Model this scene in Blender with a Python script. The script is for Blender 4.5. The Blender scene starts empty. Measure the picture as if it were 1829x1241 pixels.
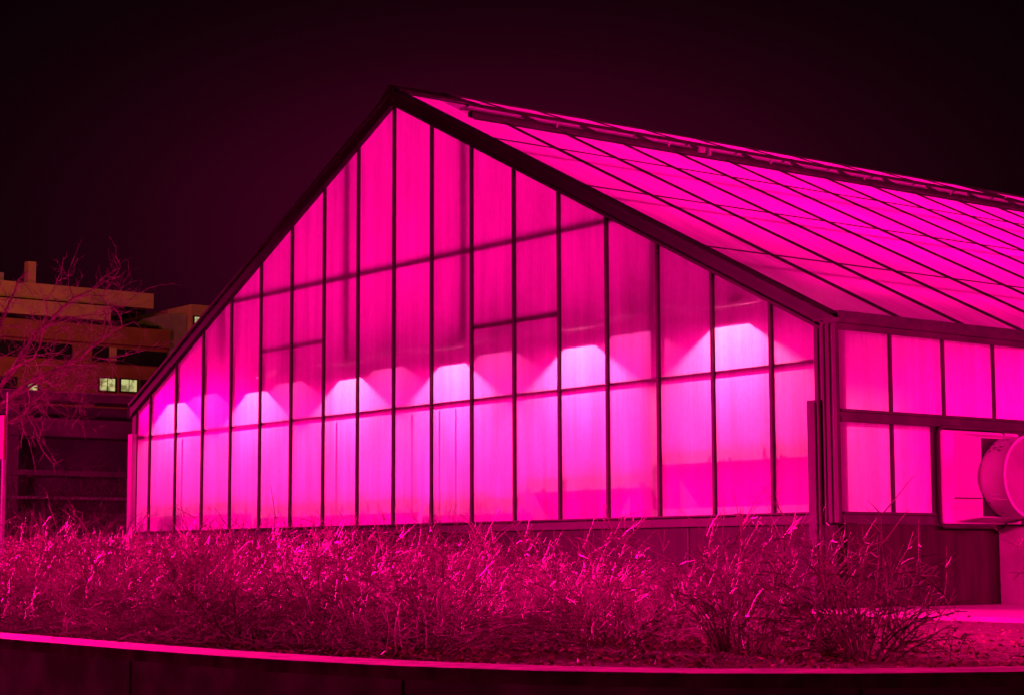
import bpy, math, random
from mathutils import Vector, Matrix, Euler
D = bpy.data
SC = bpy.context.scene
R = math.radians

# ------------------------------------------------------------------ camera
cam_data = D.cameras.new("camera")
cam = D.objects.new("camera", cam_data)
SC.collection.objects.link(cam)
cam_data.sensor_width = 36.0
cam_data.lens = 67.528
cam_data.clip_start = 0.1
cam_data.clip_end = 2000
YAW, PIT, ROLL = -0.91401, 0.10969, -0.0031946
CAM = Vector((18.0936, -12.2596, 1.5997))
fw = Vector((math.sin(YAW) * math.cos(PIT), math.cos(YAW) * math.cos(PIT), math.sin(PIT)))
rt = Vector((math.cos(YAW), -math.sin(YAW), 0))
up = rt.cross(fw)
r2 = rt * math.cos(ROLL) + up * math.sin(ROLL)
u2 = -rt * math.sin(ROLL) + up * math.cos(ROLL)
m3 = Matrix((r2, u2, -fw)).transposed()
cam.matrix_world = Matrix.Translation(CAM) @ m3.to_4x4()
SC.camera = cam

# ------------------------------------------------------------------ exposure
SC.view_settings.view_transform = 'Standard'
SC.view_settings.look = 'None'
SC.view_settings.exposure = 0
SC.view_settings.gamma = 1
try:
    SC.cycles.max_bounces = 8
    SC.cycles.diffuse_bounces = 4
    SC.cycles.transmission_bounces = 6
    SC.cycles.sample_clamp_indirect = 20
except Exception:
    pass

# ------------------------------------------------------------------ night sky
W = D.worlds.new("World")
SC.world = W
W.use_nodes = True
nt = W.node_tree
nt.nodes.clear()
wo = nt.nodes.new('ShaderNodeOutputWorld')
sky = nt.nodes.new('ShaderNodeTexSky')
sky.sky_type = 'NISHITA'
sky.sun_disc = False
sky.sun_elevation = R(1)
sky.sun_rotation = R(200)
bg1 = nt.nodes.new('ShaderNodeBackground')
bg1.inputs[1].default_value = 0.0002
nt.links.new(sky.outputs[0], bg1.inputs[0])
# glow of the lit glasshouse on the night air: a wide flat ellipse centred over its roof
tc = nt.nodes.new('ShaderNodeTexCoord')
gdir = Vector((math.sin(R(-52.6)) * math.cos(R(9.6)), math.cos(R(-52.6)) * math.cos(R(9.6)), math.sin(R(9.6))))
hax = gdir.cross(Vector((0, 0, 1))).normalized()
vax = hax.cross(gdir).normalized()
sub = nt.nodes.new('ShaderNodeVectorMath')
sub.operation = 'SUBTRACT'
nt.links.new(tc.outputs['Generated'], sub.inputs[0])
sub.inputs[1].default_value = gdir
sq = []
for ax, k in ((hax * 0.5, 1), (vax, 1), (gdir * 0.5, 1)):
    d_ = nt.nodes.new('ShaderNodeVectorMath')
    d_.operation = 'DOT_PRODUCT'
    d_.inputs[1].default_value = ax
    nt.links.new(sub.outputs[0], d_.inputs[0])
    p_ = nt.nodes.new('ShaderNodeMath')
    p_.operation = 'MULTIPLY'
    nt.links.new(d_.outputs['Value'], p_.inputs[0])
    nt.links.new(d_.outputs['Value'], p_.inputs[1])
    sq.append(p_)
a1 = nt.nodes.new('ShaderNodeMath')
a2 = nt.nodes.new('ShaderNodeMath')
rt_ = nt.nodes.new('ShaderNodeMath')
rt_.operation = 'SQRT'
nt.links.new(sq[0].outputs[0], a1.inputs[0])
nt.links.new(sq[1].outputs[0], a1.inputs[1])
nt.links.new(a1.outputs[0], a2.inputs[0])
nt.links.new(sq[2].outputs[0], a2.inputs[1])
nt.links.new(a2.outputs[0], rt_.inputs[0])
cr = nt.nodes.new('ShaderNodeValToRGB')
cr.color_ramp.interpolation = 'B_SPLINE'
cr.color_ramp.elements[0].position = 0
cr.color_ramp.elements[0].color = (0.048, 0.0001, 0.0130, 1)
cr.color_ramp.elements[1].position = 0.6
cr.color_ramp.elements[1].color = (0.0015, 0.0004, 0.0008, 1)
for p_, c_ in ((0.06, (0.037, 0.0001, 0.0095, 1)), (0.10, (0.0125, 0.0003, 0.0038, 1)), (0.15, (0.0030, 0.0003, 0.0013, 1)), (0.25, (0.0012, 0.0003, 0.0006, 1))):
    e = cr.color_ramp.elements.new(p_)
    e.color = c_
nt.links.new(rt_.outputs[0], cr.inputs[0])
bg2 = nt.nodes.new('ShaderNodeBackground')
bg2.inputs[1].default_value = 1.0
nt.links.new(cr.outputs[0], bg2.inputs[0])
ad = nt.nodes.new('ShaderNodeAddShader')
nt.links.new(bg1.outputs[0], ad.inputs[0])
nt.links.new(bg2.outputs[0], ad.inputs[1])
nt.links.new(ad.outputs[0], wo.inputs[0])

# ------------------------------------------------------------------ lamps inside the glasshouse
LEDC = (1.0, 0.0, 0.25)
HOTC = (1.0, 0.115, 0.30)
ROWS = [-5.27, -3.12, -0.94, 1.12, 3.30, 5.47]
ZL = 3.80
LEN = 16.0


def lamp(kind, name, loc, energy, color, rot=(0, 0, 0), **kw):
    l = D.lights.new(name, kind)
    l.energy = energy
    l.color = color
    for k, v in kw.items():
        setattr(l, k, v)
    o = D.objects.new(name, l)
    o.location = loc
    o.rotation_euler = rot
    SC.collection.objects.link(o)
    return o


for i, xr in enumerate(ROWS):
    lamp('AREA', 'led_row_and_fill', (xr, 0.45 + 7.6, ZL), 880, LEDC, shape='RECTANGLE', size=0.5, size_y=15.2)
    lamp('AREA', 'led_row_and_fill', (xr, 0.45 + 7.6, ZL + .06), (70, 300, 380, 380, 300, 60)[i], LEDC, rot=(math.pi, 0, 0), shape='RECTANGLE', size=0.5, size_y=15.2)  # added upward fill that brightens the roof and upper gable
    lamp('AREA', 'grow_lamp', (xr, 0.75, 3.870), (35, 42, 48, 48, 50, 52)[i], HOTC, rot=(R(-80), 0, 0), shape='DISK', size=0.03)
    if i < 5:
        lamp('AREA', 'grow_lamp', (xr + 0.80, 0.62, 3.93), 6, (1.0, 0.06, 0.42), rot=(R(-45), 0, 0), shape='DISK', size=0.05)

# magenta fill lamps added outside the view to brighten shrubs, fan, tree and buildings
for (x, y, z, e_, tx, ty, sp_) in ((17.4, -3.0, 4.2, 1000, 8, 0, 120), (17.4, 6.5, 4.2, 500, 7, 2, 120), (-10.0, -6.1, 4.2, 2500, 4, -5.3, 42), (-12.0, -6.0, 4.6, 1400, 8, -5.2, 40), (-14.0, -4.4, 4.6, 420, -7.5, -1, 80), (-44.0, 5.0, 8.0, 950, -60, 24, 121), (-20.0, -4.5, 3.4, 420, -32, 11, 100)):  # lamp beside the far building hangs free, outside both shelters
    dv = Vector((tx, ty, 1.2)) - Vector((x, y, z))
    q_ = dv.to_track_quat('-Z', 'Y').to_euler()
    l_ = lamp('AREA', 'led_row_and_fill', (x, y, z), e_, (1.0, 0.0, 0.23), rot=tuple(q_), shape='RECTANGLE', size=3.0, size_y=0.6)
    l_.data.spread = R(sp_)

# sodium floodlights standing left of the frame by the far building
lamp('POINT', 'sodium_lamp', (-50.0, 12.0, 14.5), 1800, (1.0, 0.27, 0.06), shadow_soft_size=0.3)
lamp('POINT', 'sodium_lamp', (-52.5, 24.0, 17.0), 420, (1.0, 0.27, 0.07), shadow_soft_size=0.3)


# ------------------------------------------------------------------ materials
def new_mat(name):
    m = D.materials.new(name)
    m.use_nodes = True
    return m, m.node_tree, m.node_tree.nodes['Principled BSDF']


def noise_mat(name, c1, c2, scale=6, rough=0.8, bump=0.15, stretch=(1, 1, 1), detail=6, spec=0.3, metallic=0.0, lo=0.35, hi=0.65):
    m, t, b = new_mat(name)
    tcn = t.nodes.new('ShaderNodeTexCoord')
    mp = t.nodes.new('ShaderNodeMapping')
    mp.inputs['Scale'].default_value = stretch
    t.links.new(tcn.outputs['Object'], mp.inputs[0])
    n = t.nodes.new('ShaderNodeTexNoise')
    n.inputs['Scale'].default_value = scale
    n.inputs['Detail'].default_value = detail
    t.links.new(mp.outputs[0], n.inputs['Vector'])
    r = t.nodes.new('ShaderNodeValToRGB')
    r.color_ramp.elements[0].position = lo
    r.color_ramp.elements[1].position = hi
    r.color_ramp.elements[0].color = (*c1, 1)
    r.color_ramp.elements[1].color = (*c2, 1)
    t.links.new(n.outputs[0], r.inputs[0])
    t.links.new(r.outputs[0], b.inputs['Base Color'])
    b.inputs['Roughness'].default_value = rough
    b.inputs['Metallic'].default_value = metallic
    b.inputs['Specular IOR Level'].default_value = spec
    if bump:
        bp = t.nodes.new('ShaderNodeBump')
        bp.inputs['Strength'].default_value = bump
        bp.inputs['Distance'].default_value = 0.02
        t.links.new(n.outputs[0], bp.inputs['Height'])
        t.links.new(bp.outputs[0], b.inputs['Normal'])
    return m


def glazing_mat(name, trans=0.8, ribs=True, tint=(1, 1, 1), axis='X'):
    """diffusing twin-wall plastic sheet: lets light through, hides what is behind"""
    m = D.materials.new(name)
    m.use_nodes = True
    t = m.node_tree
    t.nodes.clear()
    out = t.nodes.new('ShaderNodeOutputMaterial')
    tr = t.nodes.new('ShaderNodeBsdfTranslucent')
    df = t.nodes.new('ShaderNodeBsdfDiffuse')
    gl = t.nodes.new('ShaderNodeBsdfGlossy')
    gl.inputs['Roughness'].default_value = 0.25
    df.inputs[0].default_value = (0.75, 0.75, 0.75, 1)
    tcn = t.nodes.new('ShaderNodeTexCoord')
    # broad cloudy dirt
    n1 = t.nodes.new('ShaderNodeTexNoise')
    n1.inputs['Scale'].default_value = 0.9
    n1.inputs['Detail'].default_value = 3
    t.links.new(tcn.outputs['Object'], n1.inputs['Vector'])
    # fine streaks running down the sheet
    mp = t.nodes.new('ShaderNodeMapping')
    mp.inputs['Scale'].default_value = (60, 60, 0.8) if axis == 'X' else (3, 40, 3)
    t.links.new(tcn.outputs['Object'], mp.inputs[0])
    n2 = t.nodes.new('ShaderNodeTexNoise')
    n2.inputs['Scale'].default_value = 1.0
    n2.inputs['Detail'].default_value = 2
    t.links.new(mp.outputs[0], n2.inputs['Vector'])
    # condensation speckle
    n3 = t.nodes.new('ShaderNodeTexNoise')
    n3.inputs['Scale'].default_value = 22
    n3.inputs['Detail'].default_value = 4
    mp3 = t.nodes.new('ShaderNodeMapping')
    mp3.inputs['Scale'].default_value = (1.6, 1.6, 0.7)
    t.links.new(tcn.outputs['Object'], mp3.inputs[0])
    t.links.new(mp3.outputs[0], n3.inputs['Vector'])

    def rng(src, a, b):
        q = t.nodes.new('ShaderNodeMapRange')
        q.inputs[1].default_value = 0.3
        q.inputs[2].default_value = 0.7
        q.inputs[3].default_value = a
        q.inputs[4].default_value = b
        t.links.new(src, q.inputs[0])
        return q.outputs[0]

    def mul(a, b):
        q = t.nodes.new('ShaderNodeMath')
        q.operation = 'MULTIPLY'
        t.links.new(a, q.inputs[0])
        t.links.new(b, q.inputs[1])
        return q.outputs[0]
    v = mul(rng(n1.outputs[0], trans * 0.84, trans), mul(rng(n2.outputs[0], 0.88, 1.0), rng(n3.outputs[0], 0.84, 1.0)))
    mp4 = t.nodes.new('ShaderNodeMapping')
    mp4.inputs['Scale'].default_value = (7, 7, .55) if axis == 'X' else (.5, 5, .5)
    t.links.new(tcn.outputs['Object'], mp4.inputs[0])
    n4 = t.nodes.new('ShaderNodeTexNoise')
    n4.inputs['Scale'].default_value = 1.0
    n4.inputs['Detail'].default_value = 4
    n4.inputs['Distortion'].default_value = .3
    t.links.new(mp4.outputs[0], n4.inputs['Vector'])
    v = mul(v, rng(n4.outputs[0], .72, 1.0))
    oi = t.nodes.new('ShaderNodeObjectInfo')
    ro = t.nodes.new('ShaderNodeMapRange')
    ro.inputs[3].default_value = 0.9
    ro.inputs[4].default_value = 1.0
    t.links.new(oi.outputs['Random'], ro.inputs[0])
    v = mul(v, ro.outputs[0])
    cm = t.nodes.new('ShaderNodeCombineColor')
    for i in range(3):
        if tint[i] == 1:
            t.links.new(v, cm.inputs[i])
        else:
            q = t.nodes.new('ShaderNodeMath')
            q.operation = 'MULTIPLY'
            t.links.new(v, q.inputs[0])
            q.inputs[1].default_value = tint[i]
            t.links.new(q.outputs[0], cm.inputs[i])
    t.links.new(cm.outputs[0], tr.inputs[0])
    mx = t.nodes.new('ShaderNodeMixShader')
    mx.inputs[0].default_value = 0.12
    t.links.new(tr.outputs[0], mx.inputs[1])
    t.links.new(df.outputs[0], mx.inputs[2])
    mx2 = t.nodes.new('ShaderNodeMixShader')
    mx2.inputs[0].default_value = 0.04
    t.links.new(mx.outputs[0], mx2.inputs[1])
    t.links.new(gl.outputs[0], mx2.inputs[2])
    t.links.new(mx2.outputs[0], out.inputs[0])
    return m


def emis_mat(name, c, s):
    m = D.materials.new(name)
    m.use_nodes = True
    t = m.node_tree
    t.nodes.clear()
    out = t.nodes.new('ShaderNodeOutputMaterial')
    em = t.nodes.new('ShaderNodeEmission')
    em.inputs[1].default_value = s
    tcn = t.nodes.new('ShaderNodeTexCoord')
    n = t.nodes.new('ShaderNodeTexNoise')
    n.inputs['Scale'].default_value = 3.5
    n.inputs['Detail'].default_value = 3
    t.links.new(tcn.outputs['Object'], n.inputs['Vector'])
    r = t.nodes.new('ShaderNodeValToRGB')
    r.color_ramp.elements[0].position = 0.38
    r.color_ramp.elements[1].position = 0.55
    r.color_ramp.elements[0].color = (c[0] * .35, c[1] * .33, c[2] * .25, 1)
    r.color_ramp.elements[1].color = (*c, 1)
    t.links.new(n.outputs[0], r.inputs[0])
    t.links.new(r.outputs[0], em.inputs[0])
    t.links.new(em.outputs[0], out.inputs[0])
    return m


M = {}
M['glaze'] = glazing_mat('diffusing_sheet', 0.90)
M['glaze_side'] = glazing_mat('diffusing_sheet_side', 0.92)
M['glaze_roof'] = glazing_mat('diffusing_sheet_roof', 0.90, axis='Y')
M['bar'] = noise_mat('bar_metal', (0.028, 0.026, 0.026), (0.05, 0.046, 0.045), 9, 0.6, 0.05, spec=0.3)
M['rake'] = noise_mat('rake_paint', (0.028, 0.026, 0.026), (0.045, 0.042, 0.042), 5, 0.7, 0.08)
M['dark_trim'] = noise_mat('corner_paint', (0.024, 0.020, 0.018), (0.042, 0.036, 0.032), 5, 0.6, 0.08, stretch=(1, 1, .3))
M['trim'] = noise_mat('trim_paint', (0.032, 0.028, 0.026), (0.055, 0.048, 0.045), 5, 0.65, 0.08, stretch=(1, 1, .3))
M['post'] = noise_mat('post_paint', (0.05, 0.046, 0.043), (0.08, 0.072, 0.068), 7, 0.55, 0.08, stretch=(1, 1, .2))
M['pale'] = noise_mat('pale_metal', (0.45, 0.44, 0.44), (0.62, 0.6, 0.6), 5, 0.5, 0.05, stretch=(1, 1, .2))
M['inner'] = noise_mat('inner_steel', (0.30, 0.29, 0.29), (0.42, 0.41, 0.41), 6, 0.6, 0.0)
M['girt'] = noise_mat('girt_steel', (0.10, 0.10, 0.10), (0.16, 0.155, 0.155), 6, 0.6, 0.0)
M['base'] = noise_mat('base_wall_panel', (0.014, 0.0095, 0.0068), (0.038, 0.026, 0.019), 5, 0.75, 0.12, stretch=(2.2, 2.2, .35), lo=.3, hi=.7)
M['floor_in'] = noise_mat('inner_floor', (0.62, 0.6, 0.62), (0.75, 0.73, 0.75), 2, 0.9, 0.1)
M['absorber_dark'] = noise_mat('absorber_dark', (0.04, 0.022, 0.03), (0.08, 0.045, 0.06), 9, 0.95, 0.4)  # tone kept dark to cut bounced light inside
M['bench'] = noise_mat('bench_metal', (0.25, 0.25, 0.25), (0.4, 0.4, 0.4), 4, 0.6, 0.05)
M['plant'] = noise_mat('crop_leaf', (0.02, 0.03, 0.015), (0.05, 0.06, 0.03), 9, 0.7, 0.1)
M['grp'] = noise_mat('fan_fibreglass', (0.60, 0.58, 0.57), (0.72, 0.70, 0.69), 3, 0.42, 0.03)
M['shutter'] = noise_mat('fan_shutter', (0.20, 0.19, 0.185), (0.27, 0.26, 0.255), 3, 0.5, 0.03)
M['concrete'] = noise_mat('wall_concrete', (0.28, 0.25, 0.22), (0.62, 0.55, 0.50), 5, 0.85, 0.25, detail=9)
M['cap'] = noise_mat('cap_concrete', (0.15, 0.12, 0.09), (0.40, 0.31, 0.235), 9, 0.8, 0.3, detail=10)
M['paving'] = noise_mat('path_concrete', (0.42, 0.40, 0.37), (0.58, 0.55, 0.52), 4, 0.8, 0.15)
M['road'] = noise_mat('asphalt', (0.18, 0.17, 0.165), (0.30, 0.28, 0.27), 30, 0.9, 0.3)
M['soil'] = noise_mat('bed_soil', (0.055, 0.035, 0.022), (0.16, 0.11, 0.075), 18, 0.95, 0.8, detail=10)
M['twig'] = noise_mat('twig_bark', (0.16, 0.12, 0.10), (0.46, 0.39, 0.34), 3, 0.6, 0.0, spec=0.4, lo=.42, hi=.6)
M['twig_dark'] = noise_mat('twig_bark_dark', (0.06, 0.04, 0.032), (0.22, 0.16, 0.13), 10, 0.6, 0.0)
M['tree_bark'] = noise_mat('tree_bark', (0.26, 0.2, 0.17), (0.55, 0.45, 0.4), 8, 0.8, 0.2)
M['leaf'] = noise_mat('dead_leaf', (0.09, 0.04, 0.02), (0.42, 0.26, 0.16), 9, 0.6, 0.0)
M['brick'] = noise_mat('far_brick', (0.20, 0.075, 0.045), (0.27, 0.11, 0.065), 1.2, 0.9, 0.05)
M['band'] = noise_mat('far_stone', (0.36, 0.25, 0.15), (0.45, 0.32, 0.20), 1.0, 0.9, 0.05)
M['dark_glass_and_shade'] = noise_mat('far_glass_and_shade', (0.012, 0.012, 0.02), (0.02, 0.02, 0.03), 1, 0.25, 0)
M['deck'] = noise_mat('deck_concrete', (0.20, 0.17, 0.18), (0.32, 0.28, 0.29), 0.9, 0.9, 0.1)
M['deck_shade'] = noise_mat('deck_void_shade', (0.10, 0.085, 0.10), (0.17, 0.15, 0.17), 0.9, 0.9, 0.0)  # darker copy of the concrete stands in for shade inside the levels
M['lit'] = emis_mat('lit_window', (0.90, 0.86, 0.36), 0.62)
M['bulb'] = emis_mat('deck_lamp', (0.9, 0.65, 0.75), 0.35)
M['pole'] = noise_mat('galvanised_pole', (0.22, 0.21, 0.21), (0.34, 0.33, 0.33), 8, 0.5, 0.0)
M['signred'] = noise_mat('sign_back', (0.30, 0.03, 0.02), (0.40, 0.05, 0.03), 6, 0.6, 0)
M['grit'] = noise_mat('fan_dark', (0.03, 0.03, 0.03), (0.06, 0.06, 0.06), 8, 0.7, 0)


# ------------------------------------------------------------------ mesh helpers
class MB:
    def __init__(s):
        s.v = []
        s.f = []

    def box(s, x0, x1, y0, y1, z0, z1):
        n = len(s.v)
        s.v += [(x0, y0, z0), (x1, y0, z0), (x1, y1, z0), (x0, y1, z0), (x0, y0, z1), (x1, y0, z1), (x1, y1, z1), (x0, y1, z1)]
        s.f += [(n, n + 3, n + 2, n + 1), (n + 4, n + 5, n + 6, n + 7), (n, n + 1, n + 5, n + 4), (n + 1, n + 2, n + 6, n + 5), (n + 2, n + 3, n + 7, n + 6), (n + 3, n, n + 4, n + 7)]
        return s

    def hexa(s, a, b):
        """two matching quads a (4 pts) and b (4 pts)"""
        n = len(s.v)
        s.v += list(a) + list(b)
        s.f += [(n, n + 1, n + 2, n + 3), (n + 7, n + 6, n + 5, n + 4)]
        for i in range(4):
            j = (i + 1) % 4
            s.f.append((n + j, n + i, n + 4 + i, n + 4 + j))
        return s

    def poly(s, pts):
        n = len(s.v)
        s.v += list(pts)
        s.f.append(tuple(range(n, n + len(pts))))
        return s

    def bar(s, a, b, w, h=None, upv=(0, 0, 1)):
        h = w if h is None else h
        a = Vector(a)
        b = Vector(b)
        d = (b - a).normalized()
        x = d.cross(Vector(upv))
        if x.length < 1e-4:
            x = d.cross(Vector((1, 0, 0)))
        x.normalize()
        y = x.cross(d)
        q = [(-w / 2, -h / 2), (w / 2, -h / 2), (w / 2, h / 2), (-w / 2, h / 2)]
        return s.hexa([tuple(a + x * i + y * j) for i, j in q], [tuple(b + x * i + y * j) for i, j in q])

    def tube(s, pts, rad, n=3):
        k0 = len(s.v)
        m = len(pts)
        px = pts[0]
        for i in range(m):
            p = pts[i]
            if i == 0:
                t = pts[1] - p
            elif i == m - 1:
                t = p - pts[i - 1]
            else:
                t = pts[i + 1] - pts[i - 1]
            if i == 0:
                tn = t.normalized()
                ref = Vector((0.31, 0.87, 0.39)) if abs(tn.dot(Vector((0.31, 0.87, 0.39)))) < .7 else Vector((0.9, -0.3, 0.3))
                a = tn.cross(ref).normalized()
            else:
                # carry the frame along the tube so that it never twists
                tn = t.normalized()
                a = (a - tn * a.dot(tn)).normalized()
            b = t.cross(a).normalized()
            r = rad[i]
            for j in range(n):
                an = 2 * math.pi * j / n
                q = p + a * (r * math.cos(an)) + b * (r * math.sin(an))
                s.v.append((q.x, q.y, q.z))
        for i in range(m - 1):
            for j in range(n):
                j2 = (j + 1) % n
                o = k0 + i * n
                s.f.append((o + j, o + j2, o + n + j2, o + n + j))
        return s

    def build(s, name, mat, parent=None, smooth=False, bevel=0):
        me = D.meshes.new(name)
        me.from_pydata(s.v, [], s.f)
        me.update()
        if smooth:
            me.shade_smooth()
        o = D.objects.new(name, me)
        me.materials.append(mat)
        SC.collection.objects.link(o)
        if parent is not None:
            o.parent = parent
        if bevel:
            b = o.modifiers.new('bevel', 'BEVEL')
            b.width = bevel
            b.segments = 2
            b.limit_method = 'ANGLE'
        return o


def thing(name, label, cat, group=None, loc=(0, 0, 0)):
    o = D.objects.new(name, None)
    SC.collection.objects.link(o)
    o.location = loc
    return tag(o, label, cat, group)


def tag(o, label=None, cat=None, group=None, kind=None):
    if label:
        o['label'] = label
    if cat:
        o['category'] = cat
    if group:
        o['group'] = group
    if kind:
        o['kind'] = kind
    return o


# ------------------------------------------------------------------ ground, wall, path
GZ = 1.15
# centre line of the back edge of the low wall (plan), from far left round the corner to far right
WB = [(-60, -6.6), (-20, -7.7), (-5, -8.15), (4, -8.36), (8.9, -8.41), (9.96, -8.455), (10.91, -8.487), (11.6, -8.50), (12.17, -8.485), (12.75, -8.41), (13.21, -8.275), (13.56, -8.065), (13.88, -7.69), (14.1, -7.2), (14.3, -6.5), (14.55, -5.2), (14.8, -3), (15.2, 2), (15.6, 12), (16, 30), (17, 90)]


def offset_line(pts, d):
    out = []
    for i, p in enumerate(pts):
        a = Vector(pts[max(0, i - 1)])
        b = Vector(pts[min(len(pts) - 1, i + 1)])
        t = (b - a).normalized()
        n = Vector((t.y, -t.x))
        out.append((p[0] + n.x * d, p[1] + n.y * d))
    return out


WT = 0.27
WF = offset_line(WB, WT)
street = MB().poly([(-400, -400, 0), (400, -400, 0), (400, 400, 0), (-400, 400, 0)]).build('street', M['road'])
tag(street, kind='structure')
g = MB()
back = offset_line(WB, 0.03)
for i in range(len(WB) - 1):
    a, b = back[i], back[i + 1]
    hub = (-40.0, 60.0)
    g.poly([(a[0], a[1], GZ), (b[0], b[1], GZ), (hub[0], hub[1], GZ)])
g.poly([(hub[0], hub[1], GZ), (17, 90, GZ), (20, 400, GZ), (-400, 400, GZ)])
g.poly([(hub[0], hub[1], GZ), (-400, 400, GZ), (-400, 0, GZ), (-60, -6.6, GZ)])
tag(g.build('planting_bed_ground', M['soil']), kind='structure')

wall = thing('retaining_wall', 'low curved concrete retaining wall with a pale flat cap in front of the shrubs', 'wall', loc=(9, -8.6, 0))
wm = MB()
cp = MB()
joints = MB()


def densify(pts, step=0.35):
    out = []
    for i in range(len(pts) - 1):
        a = Vector(pts[i]); b = Vector(pts[i + 1])
        L = (b - a).length
        n = max(1, min(60, int(L / step)))
        for k in range(n):
            out.append(tuple(a.lerp(b, k / n)))
    out.append(pts[-1])
    return out


def smooth_pts(pts, it=2):
    for _ in range(it):
        q = [pts[0]]
        for i in range(1, len(pts) - 1):
            q.append(((pts[i - 1][0] + 2 * pts[i][0] + pts[i + 1][0]) / 4, (pts[i - 1][1] + 2 * pts[i][1] + pts[i + 1][1]) / 4))
        q.append(pts[-1])
        pts = q
    return pts


P_back = smooth_pts(densify(WB), 3)
P_front = offset_line(P_back, WT)
P_wf = offset_line(P_back, WT - 0.03)
P_wb = offset_line(P_back, 0.03)
CAPZ = 1.25
for i in range(len(P_back) - 1):
    a, b, c, d_ = P_wb[i], P_wb[i + 1], P_wf[i + 1], P_wf[i]
    wm.poly([(c[0], c[1], 0), (c[0], c[1], CAPZ - 0.045), (d_[0], d_[1], CAPZ - 0.045), (d_[0], d_[1], 0)])
    wm.poly([(a[0], a[1], 0), (a[0], a[1], CAPZ - 0.045), (b[0], b[1], CAPZ - 0.045), (b[0], b[1], 0)])
    a, b, c, d_ = P_back[i], P_back[i + 1], P_front[i + 1], P_front[i]
    z0, z1 = CAPZ - 0.045, CAPZ
    cp.poly([(a[0], a[1], z1), (d_[0], d_[1], z1), (c[0], c[1], z1), (b[0], b[1], z1)])
    cp.poly([(d_[0], d_[1], z0), (c[0], c[1], z0), (c[0], c[1], z1), (d_[0], d_[1], z1)])
    cp.poly([(a[0], a[1], z0), (a[0], a[1], z1), (b[0], b[1], z1), (b[0], b[1], z0)])
    cp.poly([(a[0], a[1], z0), (b[0], b[1], z0), (c[0], c[1], z0), (d_[0], d_[1], z0)])
for k in ('wall_face', 'wall_cap'):
    pass
wo_ = wm.build('wall_body', M['concrete'], wall)
co_ = cp.build('cap', M['cap'], wall)
wo_.matrix_parent_inverse = co_.matrix_parent_inverse = Matrix.Translation((-9, 8.6, 0))
# vertical form joints in the wall face (narrow dark strips standing 3 mm proud)
acc = 0
for i in range(len(P_wf) - 1):
    a = Vector(P_wf[i]); b = Vector(P_wf[i + 1])
    if -5 < a.x < 16 and a.y < 10:
        acc += (b - a).length
        if acc > 1.45:
            acc = 0
            t = (b - a).normalized(); n = Vector((t.y, -t.x))
            p = a + n * 0.001
            joints.hexa([(p.x, p.y, 0.01), (p.x + t.x * .012, p.y + t.y * .012, 0.01), (p.x + t.x * .012 + n.x * .003, p.y + t.y * .012 + n.y * .003, 0.01), (p.x + n.x * .003, p.y + n.y * .003, 0.01)],
                        [(p.x, p.y, CAPZ - .05), (p.x + t.x * .012, p.y + t.y * .012, CAPZ - .05), (p.x + t.x * .012 + n.x * .003, p.y + t.y * .012 + n.y * .003, CAPZ - .05), (p.x + n.x * .003, p.y + n.y * .003, CAPZ - .05)])
jo_ = joints.build('joint', M['grit'], wall)
jo_.matrix_parent_inverse = Matrix.Translation((-9, 8.6, 0))

pth = MB()
pp = [(6.95, -0.55), (7.6, -0.9), (8.5, -1.12), (9.6, -1.25), (11.2, -1.3), (11.6, 2), (12, 20), (6.95, 20)]
pth.poly([(x, y, GZ + 0.035) for x, y in pp])
for i in range(len(pp)):
    a = pp[i]; b = pp[(i + 1) % len(pp)]
    pth.poly([(a[0], a[1], GZ - .02), (b[0], b[1], GZ - .02), (b[0], b[1], GZ + .035), (a[0], a[1], GZ + .035)])
tag(pth.build('concrete_path', M['paving']), kind='structure')

# ------------------------------------------------------------------ greenhouse
ZS = 2.0
B = 0.75
PK, SL = 6.8206, 0.4901
XR, XL = 6.86, -6.50


def zg(x):
    return PK - SL * abs(x)


def zr(x):
    return PK + 0.15 - SL * abs(x)


GH = thing('greenhouse', 'large gabled greenhouse glowing magenta through frosted panels', 'greenhouse')
gb = lambda mb, n, m, **k: mb.build(n, M[m], GH, **k)

# gable glazing, one sheet per bay
edges = [XL + 0.1] + [B * k for k in range(-8, 9)] + [XR - 0.3]
for i in range(len(edges) - 1):
    a, b = edges[i], edges[i + 1]
    pts = [(a, 0, ZS - .01), (b, 0, ZS - .01), (b, 0, zg(b) + .02)]
    pts.append((a, 0, zg(a) + .02))
    gb(MB().poly(pts), 'gable_panel', 'glaze')
# bars between the sheets
for k in range(-8, 9):
    x = B * k
    mb = MB().box(x - .014, x + .014, -.035, .02, ZS - .015, zg(x) + .03)
    mb.box(x - .022, x + .022, -.012, -.004, ZS - .015, zg(x) + .03)
    gb(mb, 'glazing_bar', 'bar')
# inner horizontal steel pressed against the sheets
gb(MB().box(XL + .1, XR - .3, .015, .05, 3.29, 3.33), 'girt', 'girt')
gb(MB().box(-3.84, 3.84, .025, .07, 4.895, 4.94), 'collar_beam', 'girt')
gb(MB().box(-2.98, -1.5, .03, .07, 4.185, 4.23), 'tie_rail', 'girt')
gb(MB().box(1.5, 3.0, .012, .05, 4.055, 4.105), 'tie_rail', 'girt')
gb(MB().box(5.46, 5.62, .01, .08, 3.93, 3.97), 'lamp_bracket', 'inner')
for x, w, y, z0 in ((-3.98, .10, .09, 3.92), (-1.03, .11, .07, 3.92), (1.31, .11, .07, 3.92), (4.40, .10, .06, 1.2)):
    gb(MB().box(x - w / 2, x + w / 2, y, y + .1, z0, zg(x) - .02), 'inner_post', 'inner')
for x, w in ((-1.2, .022), (1.18, .022), (-5.1, .03), (.72 - .3, .015), (.9, .015)):
    gb(MB().box(x - w / 2, x + w / 2, .06, .08, 2.0, 3.28), 'inner_pipe', 'inner')

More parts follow.
